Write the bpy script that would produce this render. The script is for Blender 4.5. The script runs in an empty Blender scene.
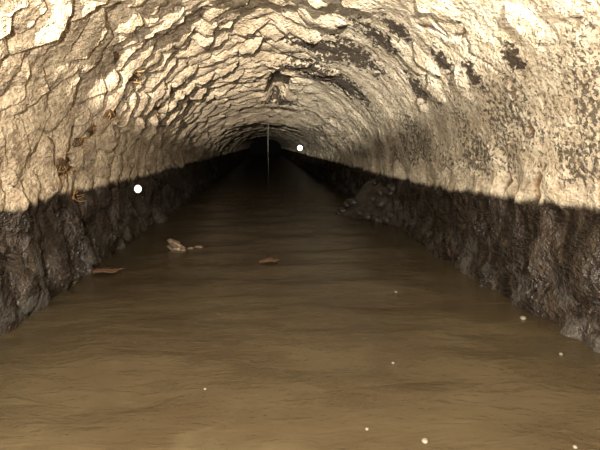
import bpy, math, random
import numpy as np
from mathutils import Vector, Matrix

# ------------------------------------------------------------------ camera, world, light, exposure
sc = bpy.context.scene
COL = sc.collection
W, H, F = 600.0, 450.0, 600.0
VPX, VPY = 265.0, 144.0                      # where the tunnel axis (+Y) vanishes
CAM = Vector((0.0, 0.0, 1.0))
fwd_yaw = math.atan((W / 2 - VPX) / F)
pitch = math.atan((H / 2 - VPY) / F)
cam_data = bpy.data.cameras.new('camera')
cam_data.sensor_width = 36.0
cam_data.lens = 36.0 * F / W
cam_data.clip_start = 0.02
cam_data.clip_end = 300
cam = bpy.data.objects.new('camera', cam_data)
COL.objects.link(cam)
cam.location = CAM
cam.rotation_euler = (math.pi / 2 - pitch, 0, -fwd_yaw)
sc.camera = cam
bpy.context.view_layer.update()
CAM_M = cam.rotation_euler.to_matrix()

world = bpy.data.worlds.new('world')
sc.world = world
world.use_nodes = True
world.node_tree.nodes['Background'].inputs[0].default_value = (0.004, 0.0035, 0.003, 1)
world.node_tree.nodes['Background'].inputs[1].default_value = 0.3

def lamp(name, loc, watts, radius, col, kind='POINT'):
    l = bpy.data.lights.new(name, kind)
    l.energy = watts
    l.shadow_soft_size = radius
    l.color = col
    o = bpy.data.objects.new(name, l)
    o.location = loc
    COL.objects.link(o)
    return o
lamp('camera_flash', (-0.30, -0.05, 1.13), 1120, 0.02, (1.0, 0.915, 0.79))
vault_spot = lamp('added_vault_spot', (-0.45, -9.0, 1.30), 50000, 0.04, (1.0, 0.90, 0.75), 'SPOT')  # added unseen lamp behind the camera, brightens the far vault
vault_spot.data.spot_size = math.radians(19)
vault_spot.data.spot_blend = 0.3
vault_spot.rotation_euler = (math.radians(90 + 7), 0, math.radians(-2))

sc.view_settings.view_transform = 'Standard'
sc.view_settings.look = 'None'
sc.view_settings.gamma = 1.0
sc.view_settings.use_curve_mapping = False
sc.view_settings.exposure = 0.38

# ------------------------------------------------------------------ noise
rng = np.random.RandomState(11)
random.seed(11)
PERM = rng.permutation(512)
PERM = np.concatenate([PERM, PERM, PERM])
GA = rng.rand(512) * 2 * np.pi
GX, GY = np.cos(GA), np.sin(GA)

def pn(x, y, seed=0):
    """2-D gradient noise, about -1..1"""
    x = np.asarray(x, float) + seed * 17.31
    y = np.asarray(y, float) + seed * 9.77
    x, y = np.broadcast_arrays(x, y)
    xi, yi = np.floor(x).astype(int), np.floor(y).astype(int)
    xf, yf = x - xi, y - yi
    u = xf * xf * xf * (xf * (xf * 6 - 15) + 10)
    v = yf * yf * yf * (yf * (yf * 6 - 15) + 10)
    def g(ix, iy, dx, dy):
        h = PERM[PERM[ix & 511] + (iy & 511)]
        return GX[h] * dx + GY[h] * dy
    a = g(xi, yi, xf, yf); b = g(xi + 1, yi, xf - 1, yf)
    c = g(xi, yi + 1, xf, yf - 1); d = g(xi + 1, yi + 1, xf - 1, yf - 1)
    return 1.5 * ((a + (b - a) * u) * (1 - v) + (c + (d - c) * u) * v)

def fbm(x, y, seed=0, o=3):
    r = 0; a = 1.0
    for k in range(o):
        r = r + a * pn(np.asarray(x) * 2 ** k, np.asarray(y) * 2 ** k, seed + k * 3)
        a *= 0.5
    return r

def sstep(a, b, x):
    t = np.clip((np.asarray(x, float) - a) / (b - a), 0, 1)
    return t * t * (3 - 2 * t)

# ------------------------------------------------------------------ tunnel section
XL, XR, ZS = -1.49, 1.67, 0.55              # side walls and springing height
HALF = (XR - XL) / 2
XC = (XR + XL) / 2
RP = 1.07                                    # slightly pointed arch
def section():
    pts = []
    for z in np.linspace(-0.25, ZS, 60)[:-1]:
        pts.append((XL + 0.05 * (1 - (z + 0.25) / (ZS + 0.25)), z))
    r = RP * HALF
    c = (RP - 1) * HALF
    amax = math.acos(c / r)
    for a in np.linspace(0, amax, 300):
        pts.append((XC - (r * math.cos(a) - c), ZS + r * math.sin(a)))
    for a in np.linspace(amax, 0, 300)[1:]:
        pts.append((XC + (r * math.cos(a) - c), ZS + r * math.sin(a)))
    for z in np.linspace(ZS, -0.25, 60)[1:]:
        pts.append((XR - 0.02 * (1 - (z + 0.25) / (ZS + 0.25)), z))
    return np.array(pts)
SEC = section()
SL = np.concatenate([[0], np.cumsum(np.hypot(*np.diff(SEC, axis=0).T))])
I_CROWN = int(np.argmax(SEC[:, 1]))
SL -= SL[I_CROWN]
SMIN, SMAX = SL[0], SL[-1]
TAN = np.gradient(SEC, SL, axis=0)
k = np.ones(25) / 25                         # soften the apex and the springing
for q in range(2):
    TAN[:, q] = np.convolve(np.pad(TAN[:, q], 12, 'edge'), k, 'valid')
TAN /= np.linalg.norm(TAN, axis=1)[:, None]
NRM = np.stack([TAN[:, 1], -TAN[:, 0]], 1)   # towards the inside
def S_at_z(side, z):
    i = np.arange(I_CROWN + 1) if side < 0 else np.arange(I_CROWN, len(SL))
    return SL[i][np.argmin(abs(SEC[i, 1] - z))]
S_LEFT_TOP, S_RIGHT_TOP = S_at_z(-1, 1.55), S_at_z(1, 1.55)

def base(y, s):
    x = np.interp(s, SL, SEC[:, 0]); z = np.interp(s, SL, SEC[:, 1])
    nx = np.interp(s, SL, NRM[:, 0]); nz = np.interp(s, SL, NRM[:, 1])
    return x, z, nx, nz

def sink(y):
    """the vault sinks lower further in"""
    return 1 - 0.42 * sstep(3.0, 15.0, y)

def pt(y, s, d):
    x, z, nx, nz = base(y, s)
    y = np.broadcast_to(y, np.shape(x))
    z = np.where(z > ZS, ZS + (z - ZS) * sink(y), z)
    return np.stack([x + nx * d, y, z + nz * d], -1)

def plaster(y, s):
    """1 where the right side is rendered smooth"""
    e = s + 0.25 * pn(y * 0.6, s * 0.8, 5)
    return sstep(0.35, 0.8, e) * (1 - sstep(7.5, 11.0, y + 1.2 * pn(y * .4, s * 1.5, 8)))

def ring_shift(y, s):
    return 0.16 * pn(s * 1.7, y * 0.25, 2) + 0.09 * pn(s * 4.5, y * 0.7, 3)

def disp(y, s):
    y = np.asarray(y, float); s = np.asarray(s, float)
    y, s = np.broadcast_arrays(y, s)
    z = np.interp(s, SL, SEC[:, 1])
    low = 1 - sstep(0.5, 1.15, z)
    p = plaster(y, s)
    d = 0.05 * pn(y * 0.45, s * 0.7, 1) + 0.022 * pn(y * 1.6, s * 3.2, 4) * (1 - 0.5 * p)
    # overlapping scales: rising away from the entrance, then a drop
    ph = (y + ring_shift(y, s)) / 0.30
    f = ph - np.floor(ph)
    saw = np.where(f < 0.88, f / 0.88, (1 - f) / 0.12)
    amp = (0.55 + 0.5 * pn(s * 5, np.floor(ph) * 3.7, 6))
    d = d + (0.040 * (1 - 0.8 * p) * (1 - 0.8 * low) * (1 - 0.4 * sstep(5, 12, y))) * saw * amp
    d = d + 0.010 * fbm(y * 7, s * 11, 9, 3) * (1 - 0.5 * p)
    # ribs and drips of the wet lower walls
    rib = np.abs(pn(y * 2.6 + 0.25 * pn(y * 2, s * 4, 30), s * 0.55, 12))
    d = d + low * (0.12 * (0.5 - rib) + 0.03 * fbm(y * 4.5, s * 3.5, 13, 3))
    # foot of the walls steps out a little, lumpy
    d = d + 0.05 * (1 - sstep(0.02, 0.2, z)) * (0.6 + pn(y * 2.2, s * 2, 15))
    # fallen piece of the crown
    cx = ((y - 9.3) / 1.3) ** 2 + ((s - 0.12) / 0.17) ** 2
    d = d - 0.25 * (1 - sstep(0.5, 1.2, cx + 0.5 * pn(y * 1.5, s * 6, 16)))
    return d

def to_px(p):
    v = CAM_M.transposed() @ (Vector(p) - CAM)
    if v.z > -0.05:
        return None
    return (W / 2 + F * v.x / -v.z, H / 2 - F * v.y / -v.z)

def ray(px, py):
    return (CAM_M @ Vector(((px - W / 2) / F, -(py - H / 2) / F, -1))).normalized()

def on_wall(px, py):
    """(y, s) of the point of the tunnel lining seen at a pixel"""
    d = ray(px, py)
    best = None
    ts = np.linspace(1.5, 45, 6000)
    P = np.array(CAM)[None] + ts[:, None] * np.array(d)[None]
    SK = sink(P[:, 1])
    for i in range(0, len(ts)):
        x, z = P[i, 0], P[i, 2]
        if z > ZS:
            z = ZS + (z - ZS) / SK[i]
        j = np.argmin((SEC[:, 0] - x) ** 2 + (SEC[:, 1] - z) ** 2) if i % 1 == 0 else 0
        inside = (x - SEC[j, 0]) * NRM[j, 0] + (z - SEC[j, 1]) * NRM[j, 1]
        if inside < 0.02:
            return P[i, 1], SL[j]
    return P[-1, 1], 0

WATER_Z = lambda p: float(0.014 * pn(p.x * 1.3 + 0.3 * p.y, p.y * 1.9, 41) + 0.005 * pn(p.x * 3 - .5 * p.y, p.y * 5, 42))
def on_water(px, py, z=0.0):
    d = ray(px, py)
    p = CAM + d * ((z - CAM.z) / d.z)
    for _ in range(3):
        p = CAM + d * ((z + WATER_Z(p) - CAM.z) / d.z)
    return p

# ------------------------------------------------------------------ materials
def new_mat(name):
    m = bpy.data.materials.new(name)
    m.use_nodes = True
    nt = m.node_tree
    b = nt.nodes['Principled BSDF']
    return m, nt, b

class NT:
    def __init__(self, nt):
        self.t = nt
    def node(self, typ, **kw):
        n = self.t.nodes.new(typ)
        for k_, v in kw.items():
            setattr(n, k_, v)
        return n
    def set(self, sock, v):
        if hasattr(v, 'is_output'):
            self.t.links.new(v, sock)
        else:
            sock.default_value = v
    def math(self, op, a, b=0.0, c=0.0, clamp=False):
        n = self.node('ShaderNodeMath', operation=op, use_clamp=clamp)
        for i, v in enumerate((a, b, c)):
            self.set(n.inputs[i], v)
        return n.outputs[0]
    def smooth(self, x, a, b, lo=0.0, hi=1.0):
        n = self.node('ShaderNodeMapRange', interpolation_type='SMOOTHSTEP')
        for i, v in enumerate((x, a, b, lo, hi)):
            self.set(n.inputs[i], v)
        return n.outputs[0]
    def scalev(self, v, s):
        n = self.node('ShaderNodeVectorMath', operation='MULTIPLY')
        self.set(n.inputs[0], v)
        n.inputs[1].default_value = s
        return n.outputs[0]
    def noise(self, v, scale, detail=3, rough=0.55, dist=0.0):
        n = self.node('ShaderNodeTexNoise')
        self.set(n.inputs['Vector'], v)
        n.inputs['Scale'].default_value = scale
        n.inputs['Detail'].default_value = detail
        n.inputs['Roughness'].default_value = rough
        n.inputs['Distortion'].default_value = dist
        return n.outputs['Fac']
    def mix(self, f, a, b):
        n = self.node('ShaderNodeMix', data_type='RGBA')
        self.set(n.inputs[0], f)
        for i, v in ((6, a), (7, b)):
            self.set(n.inputs[i], v if hasattr(v, 'is_output') else (*v, 1))
        return n.outputs[2]
    def near(self, pos, c, r0, r1):
        n = self.node('ShaderNodeVectorMath', operation='DISTANCE')
        self.set(n.inputs[0], pos)
        n.inputs[1].default_value = c
        return self.smooth(n.outputs['Value'], r0, r1, 1.0, 0.0)

def make_wall_material():
    m, nt, b = new_mat('limed_masonry')
    g = NT(nt)
    pos = g.node('ShaderNodeNewGeometry').outputs['Position']
    sx = g.node('ShaderNodeSeparateXYZ')
    nt.links.new(pos, sx.inputs[0])
    X, Y, Z = sx.outputs
    right = g.smooth(X, -0.1, 0.8)
    stretched = g.scalev(pos, (1, 0.55, 1))
    n_big = g.noise(pos, 1.6, 4)
    n_mid = g.noise(stretched, 7, 4, 0.6)
    n_fine = g.noise(stretched, 42, 3, 0.65)
    cream = g.mix(right, (0.444, 0.3626, 0.2553), (0.505, 0.452, 0.352))
    tan = g.mix(right, (0.296, 0.2294, 0.1554), (0.37, 0.3108, 0.222))
    c = g.mix(g.smooth(n_mid, 0.36, 0.62), tan, cream)
    c = g.mix(g.smooth(n_big, 0.5, 0.72, 0, 0.55), c, (0.2812, 0.2294, 0.1739))
    c = g.mix(g.smooth(n_fine, 0.52, 0.72, 0, 0.6), c, (0.5772, 0.518, 0.407))
    c = g.mix(g.smooth(n_fine, 0.48, 0.32, 0, 0.75), c, (0.1702, 0.1221, 0.0777))
    # peppered band of pits on the right
    n_pit = g.noise(g.scalev(pos, (1, 0.8, 1)), 34, 4, 0.7, 0.4)
    band = g.math('MULTIPLY', g.smooth(Z, 0.66, 0.85), g.smooth(Z, 2.0, 1.05))
    band = g.math('MULTIPLY', band, right)
    patchy = g.noise(pos, 2.4, 3)
    band = g.math('MULTIPLY', band, g.smooth(patchy, 0.30, 0.60, 0.25, 1.0))
    thr = g.math('MULTIPLY_ADD', band, -0.22, 0.69)
    pit = g.smooth(g.math('SUBTRACT', n_pit, thr), 0.0, 0.05)
    # bare dark patches where the lime has fallen off, plus shade painted into the crown hole
    n_flake_shade = g.noise(g.scalev(pos, (1.0, 0.4, 1.0)), 24, 4, 0.62, 0.3)
    areas = None
    for (cx, cy, r) in FLAKES_AND_SHADE:
        yy, ss = on_wall(cx, cy)
        P = pt(np.array([yy]), np.array([ss]), np.array([0.0]))[0]
        a = g.near(pos, tuple(P), 0.0, r)
        areas = a if areas is None else g.math('MAXIMUM', areas, a)
    thr2 = g.math('MULTIPLY_ADD', areas, -0.40, 0.76)
    flake_shade = g.smooth(g.math('SUBTRACT', n_flake_shade, thr2), 0.0, 0.04)
    bare = g.math('MAXIMUM', g.math('MULTIPLY', pit, 0.85), flake_shade)
    c = g.mix(bare, c, (0.03774, 0.02575, 0.0151))
    crk = g.node('ShaderNodeAttribute', attribute_name='crack').outputs['Fac']
    c = g.mix(crk, c, (0.13, 0.075, 0.035))
    # tide mark: everything below it is stained dark and wet
    tl = g.math('MULTIPLY_ADD', g.smooth(X, -0.5, 0.5), -0.045, 0.645)
    tl = g.math('ADD', tl, g.math('MULTIPLY', g.smooth(Y, 6.5, 2.5, 0, 0.085), g.smooth(X, 0.5, 1.2)))
    wob = g.noise(g.scalev(pos, (1, 1, 0.35)), 5.0, 4, 0.6)
    tl = g.math('ADD', tl, g.math('MULTIPLY_ADD', wob, 0.14, -0.07))
    wet = g.smooth(g.math('SUBTRACT', tl, Z), -0.02, 0.035)
    n_d = g.noise(g.scalev(pos, (1, 1, 0.4)), 8, 4, 0.65)
    dark = g.mix(g.smooth(n_d, 0.35, 0.7), (0.00975, 0.007125, 0.00525), (0.033, 0.02475, 0.01875))
    dark = g.mix(g.smooth(g.noise(pos, 13, 3), 0.60, 0.75, 0, 0.7), dark, (0.0525, 0.03375, 0.018))
    foot = g.math('MULTIPLY', g.smooth(Z, 0.42, 0.08), g.smooth(n_mid, 0.46, 0.62, 0, 0.85))
    dark = g.mix(foot, dark, (0.05625, 0.0525, 0.0465))  # grey lumps at the wall foot, their wet glints painted into the colour
    c = g.mix(wet, c, dark)
    nt.links.new(c, b.inputs['Base Color'])
    ro = g.math('MULTIPLY_ADD', wet, -0.59, 0.86)
    ro = g.math('SUBTRACT', ro, g.math('MULTIPLY', g.math('MULTIPLY', foot, wet), 0.14))
    nt.links.new(ro, b.inputs['Roughness'])
    b.inputs['Specular IOR Level'].default_value = 0.4
    # relief
    hgt = g.math('MULTIPLY_ADD', n_fine, 0.55, g.math('MULTIPLY', n_mid, 0.9))
    hgt = g.math('SUBTRACT', hgt, g.math('MULTIPLY', bare, 0.35))
    bp = g.node('ShaderNodeBump')
    bp.inputs['Strength'].default_value = 1.0
    bp.inputs['Distance'].default_value = 0.05
    nt.links.new(hgt, bp.inputs['Height'])
    nt.links.new(bp.outputs[0], b.inputs['Normal'])
    return m

# centres (as seen) and reach in metres of the flaked areas; the last pair paints the crown hole's shade
FLAKES_AND_SHADE = [(352, 56, 0.8), (312, 66, 0.9), (325, 50, 0.7), (338, 82, 1.1), (375, 40, 0.55), (395, 30, 0.35), (415, 90, 0.4),
          (440, 62, 0.3), (510, 62, 0.22), (470, 75, 0.25), (300, 40, 0.4), (280, 101, 0.75), (282, 108, 0.7)]
M_WALL = make_wall_material()

def make_water_material():
    m, nt, b = new_mat('murky_water')
    g = NT(nt)
    pos = g.node('ShaderNodeNewGeometry').outputs['Position']
    n1 = g.noise(g.scalev(pos, (1.0, 0.8, 1)), 1.3, 3)
    n2 = g.noise(pos, 5.0, 4, 0.6, 0.8)
    c = g.mix(g.smooth(n1, 0.35, 0.65), (0.0367, 0.02664, 0.0142), (0.0503, 0.03906, 0.0219))
    c = g.mix(g.smooth(n2, 0.52, 0.72, 0, 0.4), c, (0.0651, 0.05208, 0.03077))
    nt.links.new(c, b.inputs['Base Color'])
    b.inputs['Roughness'].default_value = 0.2
    b.inputs['Specular IOR Level'].default_value = 0.22
    b.inputs['IOR'].default_value = 1.33
    rip = g.noise(g.scalev(pos, (0.7, 1.5, 1)), 6.0, 4, 0.6, 0.6)
    rip2 = g.noise(g.scalev(pos, (0.9, 1.6, 1)), 22.0, 2, 0.5, 0.3)
    h = g.math('MULTIPLY_ADD', rip2, 0.15, rip)
    bp = g.node('ShaderNodeBump')
    bp.inputs['Strength'].default_value = 0.22
    bp.inputs['Distance'].default_value = 0.05
    nt.links.new(h, bp.inputs['Height'])
    nt.links.new(bp.outputs[0], b.inputs['Normal'])
    return m
M_WATER = make_water_material()

def simple_mat(name, c1, c2, scale, rough, bump=0.3):
    m, nt, b = new_mat(name)
    g = NT(nt)
    pos = g.node('ShaderNodeNewGeometry').outputs['Position']
    n = g.noise(pos, scale, 4, 0.6)
    nt.links.new(g.mix(g.smooth(n, 0.35, 0.65), c1, c2), b.inputs['Base Color'])
    b.inputs['Roughness'].default_value = rough
    bp = g.node('ShaderNodeBump')
    bp.inputs['Strength'].default_value = bump
    bp.inputs['Distance'].default_value = 0.01
    nt.links.new(n, bp.inputs['Height'])
    nt.links.new(bp.outputs[0], b.inputs['Normal'])
    return m
M_ROOT = simple_mat('dry_rootlets', (0.2232, 0.1054, 0.031), (0.341, 0.2046, 0.0744), 60, 0.8)
M_CLOT = simple_mat('rusty_crust', (0.031, 0.0186, 0.0093), (0.124, 0.0682, 0.0279), 45, 0.85, 0.8)
M_WOOD = simple_mat('soaked_wood', (0.0992, 0.0682, 0.0434), (0.2108, 0.1612, 0.1116), 30, 0.6)
M_LEAF = simple_mat('rotting_leaf', (0.0806, 0.03627, 0.02015), (0.137, 0.07657, 0.04433), 40, 0.5)
M_FOAM = simple_mat('foam', (0.1209, 0.1088, 0.0806), (0.1693, 0.1572, 0.129), 30, 0.5)
M_DROP = simple_mat('water_drop', (0.6, 0.6, 0.62), (0.7, 0.7, 0.72), 30, 0.2)
M_TRICKLE = simple_mat('trickle', (0.030, 0.028, 0.025), (0.05, 0.046, 0.04), 20, 0.3)
M_BANK = simple_mat('wet_rubble', (0.010, 0.008, 0.006), (0.042, 0.033, 0.025), 14, 0.6, 0.8)

# ------------------------------------------------------------------ mesh helpers
def link_mesh(name, verts, faces, mat, parent=None, smooth=True, origin=None):
    v = np.asarray(verts, float)
    if origin is None:
        origin = (0, 0, 0)
    o_ = np.asarray(origin, float)
    me = bpy.data.meshes.new(name)
    me.from_pydata((v - o_).tolist(), [], [tuple(int(i) for i in f) for f in faces])
    me.materials.append(mat)
    if smooth:
        me.polygons.foreach_set('use_smooth', [True] * len(me.polygons))
    me.update()
    ob = bpy.data.objects.new(name, me)
    COL.objects.link(ob)
    ob.location = Vector(o_)
    if parent is not None:
        ob.parent = parent
        ob.matrix_parent_inverse = Matrix.Translation(-parent.location)
    return ob

def grid_faces(nu, nv, flip=False):
    i, j = np.meshgrid(np.arange(nu - 1), np.arange(nv - 1), indexing='ij')
    a = (i * nv + j).ravel(); b = a + 1; c = a + nv + 1; d = a + nv
    return np.stack([a, d, c, b] if flip else [a, b, c, d], 1)

def big_grid(name, P, mat, flip=False):
    nu, nv = P.shape[:2]
    f = grid_faces(nu, nv, flip)
    me = bpy.data.meshes.new(name)
    me.vertices.add(nu * nv)
    me.vertices.foreach_set('co', P.reshape(-1).astype(np.float32))
    me.loops.add(len(f) * 4)
    me.loops.foreach_set('vertex_index', f.ravel().astype(np.int32))
    me.polygons.add(len(f))
    me.polygons.foreach_set('loop_start', np.arange(0, len(f) * 4, 4, dtype=np.int32))
    me.polygons.foreach_set('use_smooth', np.ones(len(f), bool))
    me.update(calc_edges=True)
    me.validate()
    me.materials.append(mat)
    ob = bpy.data.objects.new(name, me)
    COL.objects.link(ob)
    return ob

def tag(o, label, cat, group=None, kind=None):
    o['label'] = label
    o['category'] = cat
    if group: o['group'] = group
    if kind: o['kind'] = kind
    return o

# ------------------------------------------------------------------ the lining
ys = np.concatenate([np.linspace(-12, 1.6, 130)[:-1], np.geomspace(1.6, 60, 840)])
CRACKS = [([(516, 3), (420, 28), (436, 33), (447, 40), (458, 38), (463, 33)][1:], 0.012),
          ([(414, 3), (424, 14), (436, 28), (447, 38)], 0.009),
          ([(556, 0), (560, 12), (566, 24)], 0.018), ([(462, 36), (466, 55), (500, 78)], 0.005),
          ([(541, 168), (539, 186), (541, 205)], 0.016), ([(597, 180), (593, 200)], 0.018),
          ([(505, 165), (508, 180), (504, 192)], 0.012), ([(476, 150), (479, 168), (477, 186)], 0.014),
          ([(436, 150), (435, 168), (438, 182)], 0.012), ([(580, 0), (592, 18), (600, 26)], 0.006),
          ([(505, 85), (512, 100)], 0.012), ([(528, 118), (530, 136)], 0.014)]
CRK = [([on_wall(*p) for p in line], w_) for line, w_ in CRACKS]
def crack_at(Y, S):
    out = np.zeros(Y.shape)
    n1 = 0.03 * pn(Y * 6, S * 6, 61) + 0.015 * pn(Y * 17, S * 17, 62)
    n2 = 0.02 * pn(Y * 6, S * 6, 63) + 0.010 * pn(Y * 17, S * 17, 64)
    wn = 1 + 0.7 * pn(Y * 9, S * 9, 65)
    for line, w_ in CRK:
        for (y0, s0), (y1, s1) in zip(line, line[1:]):
            a, b = (Y + n1 - y0) * 0.6, S + n2 - s0
            u, v = (y1 - y0) * 0.6, s1 - s0
            t = np.clip((a * u + b * v) / (u * u + v * v + 1e-9), 0, 1)
            d = np.hypot(a - t * u, b - t * v)
            out = np.maximum(out, 1 - sstep(0.5, 1.4, d / (w_ * wn)))
    return out

def shell(name, s0, s1, n):
    ss = np.linspace(s0, s1, n)
    Y, S = np.meshgrid(ys, ss, indexing='ij')
    ck = crack_at(Y, S) if s1 > 0.5 else np.zeros(Y.shape)
    ob = big_grid(name, pt(Y, S, disp(Y, S) - 0.025 * ck), M_WALL, True)
    at = ob.data.attributes.new('crack', 'FLOAT', 'POINT')
    at.data.foreach_set('value', ck.ravel().astype(np.float32))
    return ob
wall_left = shell('wall_left', SMIN, S_LEFT_TOP, 170)
ceiling = shell('ceiling', S_LEFT_TOP, S_RIGHT_TOP, 190)
wall_right = shell('wall_right', S_RIGHT_TOP, SMAX, 230)
tag(wall_left, 'left tunnel wall of lime-crusted stone, black and wet below the tide mark', 'wall', kind='structure')
tag(ceiling, 'arched tunnel vault crusted with pale lime, flaked dark beside the crown', 'ceiling', kind='structure')
tag(wall_right, 'right tunnel wall with smooth peppered render above a soft dark tide mark', 'wall', kind='structure')

# ------------------------------------------------------------------ stones of the lining
def stone_mesh(y0, y1, s0, s1, hs, seed, nu, nv):
    u = np.linspace(0, 1, nu)[:, None] * np.ones((1, nv))
    v = np.ones((nu, 1)) * np.linspace(0, 1, nv)[None]
    s = s0 + (s1 - s0) * v
    s = s + 0.22 * (s1 - s0) * pn(u * 2.2, v * 1.5, seed * .37) * 1.0
    e = np.abs(2 * v - 1)
    ly = y1 - y0
    yn = y0 + 0.25 * ly * e ** 3 + 0.10 * ly * pn(v * 2.1, 0.3, seed * .61)
    yf = y1 - 0.35 * ly * e ** 3.5 + 0.22 * ly * pn(v * 2.3 + 4, 0.7, seed * .83) + 0.05 * pn(s * 8, 0.2, seed * .29) + 0.03 * pn(s * 17, 0.6, seed * .13)
    y = yn + (yf - yn) * u
    y = y - ring_shift(y, s)
    dome = 1 - 0.95 * e ** 5
    prof = -0.35 + 1.35 * u ** 0.75
    d0 = disp(y, s)
    d = d0 + hs * prof * dome + 0.12 * hs * fbm(y * 9, s * 14, 21, 2) - 0.5 * hs * e ** 8
    P = pt(y, s, d)
    # far face: drops back into the joint
    top = P[-1]
    bot = pt(y[-1] + 0.01, s[-1], d0[-1] - 0.03)
    V = np.concatenate([P.reshape(-1, 3), top, bot])
    Fc = grid_faces(nu, nv, True).tolist()
    o = nu * nv
    for j in range(nv - 1):
        Fc.append((o + j, o + nv + j, o + nv + j + 1, o + j + 1))
    return V, Fc

stones = {wall_left: [], ceiling: [], wall_right: []}
edge = 1.9
rings = []
while edge < 34:
    w = (0.17 + 0.018 * edge) * random.uniform(0.7, 1.3)
    rings.append((edge, edge + w))
    edge += w
seed = 0
for (ya, yb) in rings:
    s = SMIN + 0.15 + random.uniform(0, 0.2)
    while s < SMAX - 0.25:
        seed += 1
        yc = (ya + yb) / 2
        z = float(np.interp(s, SL, SEC[:, 1]))
        low = z < 0.62
        w = random.uniform(0.14, 0.44) * (1 + 0.02 * yc)
        if low:
            w *= 1.35
        s1 = min(s + w, SMAX - 0.12)
        sm = (s + s1) / 2
        p = float(plaster(np.array(yc), np.array(sm)))
        skip = 0.10 + 0.72 * p
        if low:
            skip = 0.25
        if random.random() > skip:
            hs = random.uniform(0.022, 0.08) * (1 - 0.6 * p)
            hs *= 1 - 0.35 * float(sstep(5, 12, yc))
            if low:
                hs *= 0.9
            c = pt(np.array([yc]), np.array([sm]), np.array([0.0]))[0]
            q = to_px(c)
            if q and -50 < q[0] < 650 and -50 < q[1] < 500:
                lap = 0.05 * (yb - ya)
                host = wall_left if sm < S_LEFT_TOP else (wall_right if sm > S_RIGHT_TOP else ceiling)
                size = (yb - ya) * w * 1e0 / yc ** 3
                stones[host].append((size, ya - lap, yb + 2 * lap, s - 0.01, s1 + 0.015, hs, seed, yc, c))
        s = s1 + random.uniform(-0.02, 0.02)

for host, lst in stones.items():
    lst.sort(key=lambda t: -t[0])
    for t in lst[:295]:
        near_ = t[7] < 9
        V, Fc = stone_mesh(*t[1:7], 6 if near_ else 5, 16 if near_ else 10)
        link_mesh('stone', V, Fc, M_WALL, host, True, V.mean(0))
    VV, FF, n = [], [], 0
    for t in lst[295:]:
        V, Fc = stone_mesh(*t[1:7], 4, 8)
        VV.append(V); FF += [tuple(i + n for i in f) for f in Fc]; n += len(V)
    if VV:
        o = link_mesh('distant_stones', np.concatenate(VV), FF, M_WALL, host)
        o['kind'] = 'stuff'
    print(host.name, len(lst))

# ------------------------------------------------------------------ water
yw = np.concatenate([np.linspace(-12, 1.2, 70)[:-1], np.geomspace(1.2, 60, 420)])
xw = np.linspace(-1.75, 1.95, 200)
Yw, Xw = np.meshgrid(yw, xw, indexing='ij')
def water_z(x, y):
    return 0.014 * pn(x * 1.3 + 0.3 * y, y * 1.9, 41) + 0.005 * pn(x * 3 - .5 * y, y * 5, 42)
Zw = water_z(Xw, Yw)
water = big_grid('water', np.stack([Xw, Yw, Zw], -1), M_WATER, False)
tag(water, 'murky brown rippled water flooding the tunnel floor', 'water', kind='stuff')

# ------------------------------------------------------------------ sloping rubble bank at the right wall
def bank():
    root = bpy.data.objects.new('rubble_bank', None)
    root.location = (1.45, 8.3, 0)
    COL.objects.link(root)
    tag(root, 'dark sloping bank of wet rubble slumped against the right wall', 'rubble bank')
    nu, nv = 60, 40
    yy = np.linspace(7.0, 9.0, nu)[:, None] * np.ones((1, nv))
    t = np.ones((nu, 1)) * np.linspace(0, 1, nv)[None]
    reach = 0.70 * sstep(7.0, 8.75, yy) * (1 - sstep(8.82, 9.0, yy)) + 0.02
    reach = reach * (1 + 0.12 * pn(yy * 3, t * 2, 51))
    hgt = 0.62
    x = 1.75 - (reach + 0.08) * (1 - t)
    z = -0.08 + (hgt + 0.08) * t ** 1.1
    n = 0.03 * fbm(yy * 5, t * 5, 52, 3)
    P = np.stack([x - n, yy, z + n], -1)
    link_mesh('silt_slope', P.reshape(-1, 3), grid_faces(nu, nv, True), M_BANK, root)
    for k_ in range(16):
        yk = random.uniform(7.5, 8.8); tk = random.uniform(0.02, 0.9)
        i = int((yk - 7.0) / 2.0 * (nu - 1)); j = int(tk * (nv - 1))
        c = P[i, j]
        rad = random.uniform(0.06, 0.13)
        V, Fc = lump(c, (rad * .75, rad * 1.5, rad * .6), 100 + k_, 6, 8)
        link_mesh('rubble_stone', V, Fc, M_BANK, root, True, c)

def lump(c, r, seed, nu=6, nv=8, rough=0.28):
    """irregular stone: closed rough ellipsoid with flattened facets"""
    V = [(0, 0, 1.0)]
    for i in range(1, nu):
        th = math.pi * i / nu
        for j in range(nv):
            ph = 2 * math.pi * j / nv
            V.append((math.sin(th) * math.cos(ph), math.sin(th) * math.sin(ph), math.cos(th)))
    V.append((0, 0, -1.0))
    V = np.array(V)
    k_ = 1 + rough * pn(V[:, 0] * 1.3 + V[:, 2], V[:, 1] * 1.3 - V[:, 2] * .7, seed * .77) \
        + 0.4 * rough * pn(V[:, 0] * 3, V[:, 1] * 3 + V[:, 2] * 2, seed * .31)
    V = V * k_[:, None] * np.array(r) + np.array(c)
    Fc = []
    for j in range(nv):
        j2 = (j + 1) % nv
        Fc.append((0, 1 + j, 1 + j2))
        for i in range(nu - 2):
            a = 1 + i * nv
            Fc.append((a + j, a + nv + j, a + nv + j2, a + j2))
        a = 1 + (nu - 2) * nv
        Fc.append((a + j, len(V) - 1, a + j2))
    return V, Fc
bank()

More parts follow.
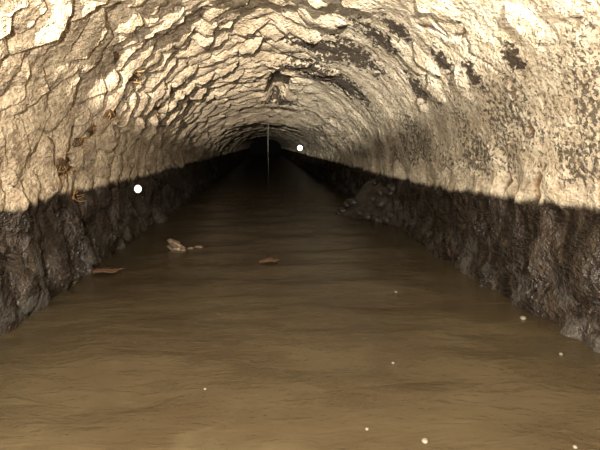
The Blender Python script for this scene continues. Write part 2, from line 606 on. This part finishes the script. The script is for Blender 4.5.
# ------------------------------------------------------------------ rootlets and crusts on the left wall
def tube(path, rad, n=5):
    path = [Vector(p) for p in path]
    V, Fc = [], []
    for i, p in enumerate(path):
        d = (path[min(i + 1, len(path) - 1)] - path[max(i - 1, 0)]).normalized()
        a = d.orthogonal().normalized(); b = d.cross(a)
        r = rad * (1 - 0.6 * i / (len(path) - 1))
        for j in range(n):
            t = 2 * math.pi * j / n
            V.append(tuple(p + a * math.cos(t) * r + b * math.sin(t) * r))
    for i in range(len(path) - 1):
        for j in range(n):
            j2 = (j + 1) % n
            Fc.append((i * n + j, i * n + j2, (i + 1) * n + j2, (i + 1) * n + j))
    Fc.append(tuple(range(n))[::-1])
    Fc.append(tuple((len(path) - 1) * n + j for j in range(n)))
    return V, Fc

def wall_point(px, py, off=0.0):
    y, s = on_wall(px, py)
    _, _, nx, nz = base(y, s)
    ok, P, n_, i_, o_, m_ = sc.ray_cast(bpy.context.evaluated_depsgraph_get(), CAM, ray(px, py))
    return P, Vector((float(nx), 0, float(nz))), y, s
bpy.context.view_layer.update()

def tuft(px, py, size, count, label, crust=True):
    P, N, y, s = wall_point(px, py)
    root = bpy.data.objects.new('root_tuft', None)
    root.location = P
    COL.objects.link(root)
    tag(root, label, 'roots', 'dry rootlets on the left wall')
    up = Vector((0, 1, 0)).cross(N).normalized()
    Y = Vector((0, 1, 0))
    if crust:
        V, Fc = lump((0, 0, 0), (1, 1, 1), px + py, 8, 14, 0.75)
        V = np.array([tuple(P + N * (v[2] * 0.016) + Y * (v[0] * size * 1.25) + up * (v[1] * size * 0.42)) for v in V])
        link_mesh('crust', V, Fc, M_CLOT, root, True, P)
    for k_ in range(count):
        st = P + Y * random.uniform(-1, 1) * size + up * random.uniform(-.6, .6) * size + N * 0.012
        d = (Y * random.uniform(-1, 1) * 1.6 + up * random.uniform(-1, 1)).normalized()
        path = []
        p = st.copy()
        for q in range(6):
            path.append(p.copy())
            d = (d + Vector([random.uniform(-.5, .5) for _ in range(3)]) + N * random.uniform(-.1, .25)).normalized()
            p = p + d * size * 0.2
        V, Fc = tube(path, random.uniform(0.0025, 0.005))
        link_mesh('rootlet', V, Fc, M_ROOT, root, True, st)

tuft(62, 167, 0.12, 14, 'largest orange root tuft just above the left tide mark')
tuft(73, 196, 0.09, 9, 'thin orange rootlets hanging below the left tide mark', False)
tuft(111, 114, 0.10, 7, 'round dark rusty root knot, upper of a close pair on the left wall')
tuft(93, 129, 0.10, 9, 'orange-flecked root knot, lower of a close pair on the left wall')
tuft(131, 78, 0.11, 7, 'orange root tuft high on the left side of the vault')
tuft(174, 89, 0.12, 3, 'brown elongated root smear nearest the crown on the left side')
tuft(158, 107, 0.10, 3, 'small dark brown root crust lower than the elongated smear')
tuft(78, 143, 0.08, 7, 'faint orange root tuft between the largest tuft and the knots')
tuft(116, 57, 0.09, 2, 'topmost brown root crust on the left side of the vault')

# ------------------------------------------------------------------ debris in the water
def debris_wood():
    c = on_water(178, 249)
    root = bpy.data.objects.new('driftwood', None)
    root.location = c
    COL.objects.link(root)
    tag(root, 'pale broken driftwood chunk poking out of the water on the left', 'driftwood')
    V, Fc = lump((c.x - 0.02, c.y, c.z + 0.02), (0.085, 0.10, 0.055), 77, 5, 7, 0.7)
    V[:, 2] += (c.x - V[:, 0]) * 0.35
    link_mesh('chunk', V, Fc, M_WOOD, root, False, c)
    for dx, dy, r_ in ((0.12, -0.02, 0.025), (0.20, 0.03, 0.032), (0.06, -0.10, 0.02)):
        V, Fc = lump((c.x + dx, c.y + dy, c.z + 0.006), (r_ * 1.5, r_ * 1.3, r_ * 0.7), 80 + dx * 50, 5, 7, 0.5)
        link_mesh('fragment', V, Fc, M_WOOD, root, False, (c.x + dx, c.y + dy, 0))
debris_wood()

def leaf(px, py, L, Wd, rot, label, name='floating_leaf', mat=None):
    c = on_water(px, py, 0.01)
    nu, nv = 9, 5
    V = []
    for top in (1, 0):
        for i in range(nu):
            t = i / (nu - 1)
            wd = Wd * math.sin(math.pi * min(max(t, .04), .97)) ** 0.7
            for j in range(nv):
                v = j / (nv - 1) * 2 - 1
                x, y = (t - .5) * L, v * wd / 2
                z = c.z - 0.004 + 0.02 * v * v + 0.008 * math.sin(t * 7 + px) + (0.004 if top else 0)
                V.append((c.x + x * math.cos(rot) - y * math.sin(rot), c.y + x * math.sin(rot) + y * math.cos(rot), z))
    f = grid_faces(nu, nv)
    Fc = f.tolist() + (f[:, ::-1] + nu * nv).tolist()
    o = nu * nv
    rim = [j for j in range(nv)] + [i * nv + nv - 1 for i in range(1, nu)] + [(nu - 1) * nv + j for j in range(nv - 2, -1, -1)] + [i * nv for i in range(nu - 2, 0, -1)]
    for a, b in zip(rim, rim[1:] + rim[:1]):
        Fc.append((a, a + o, b + o, b))
    ob = link_mesh(name, V, Fc, mat or M_LEAF, None, True, c)
    stem = [Vector((c.x + L * .5 * math.cos(rot), c.y + L * .5 * math.sin(rot), c.z + 0.012)),
            Vector((c.x + L * .62 * math.cos(rot + .1), c.y + L * .62 * math.sin(rot + .1), c.z + 0.015)),
            Vector((c.x + L * .75 * math.cos(rot + .25), c.y + L * .75 * math.sin(rot + .25), c.z + 0.006))]
    Vs, Fs = tube(stem, 0.005, 5)
    link_mesh('stem', Vs, Fs, M_LEAF, ob, True, stem[0])
    return tag(ob, label, 'leaf')
leaf(268, 262, 0.15, 0.18, 0.1, 'small reddish dead leaf floating in mid-channel below the crown')
leaf(106, 272, 0.20, 0.22, 0.35, 'reddish rotting leaf lodged at the foot of the left wall')

# foam flecks
for (px, py, r, label) in [
        (523, 318, 0.016, 'white foam fleck nearest the right wall'),
        (425, 441, 0.011, 'largest cream foam fleck at the bottom of the picture'),
        (575, 447, 0.007, 'white foam fleck in the bottom right corner'),
        (393, 363, 0.007, 'dull foam fleck in open water right of centre'),
        (367, 429, 0.006, 'tiny bright foam fleck left of the largest cream one'),
        (396, 292, 0.010, 'faint foam fleck farthest down the channel on the right'),
        (561, 354, 0.008, 'small foam fleck between right wall and bottom right corner'),
        (205, 389, 0.005, 'tiny foam fleck in open water left of centre')]:
    c = on_water(px, py, 0.004)
    V, Fc = lump(c, (r, r * 1.3, r * 0.7), px, 8, 12, 0.15)
    tag(link_mesh('foam_fleck', V, Fc, M_FOAM, None, True, c), label, 'foam', 'foam flecks on the water')

# falling drops and the thin trickle from the crown
for (px, py, dist, r, label) in [(138, 189, 2.2, 0.0132, 'round white water drop falling before the left wall'),
                                 (300, 148, 2.4, 0.0105, 'round white water drop falling before the dark tunnel end')]:
    c = CAM + ray(px, py) * dist
    V, Fc = lump(c, (r, r, r * 1.06), px, 10, 16, 0.03)
    tag(link_mesh('water_drop', V, Fc, M_DROP, None, True, c), label, 'water drop', 'falling drops')

yt = 14.5
d_ = ray(268, 124)
cx = CAM.x + d_.x / d_.y * yt
top = CAM.z + 1.14
path = [Vector((cx + 0.004 * math.sin(z * 5), yt, z)) for z in np.linspace(1.54, 0.0, 24)]
V, Fc = tube(path, 0.0045, 6)
tag(link_mesh('water_trickle', V, Fc, M_TRICKLE, None, True, path[-1]), 'thin vertical trickle dripping from the crown to the water', 'trickle')
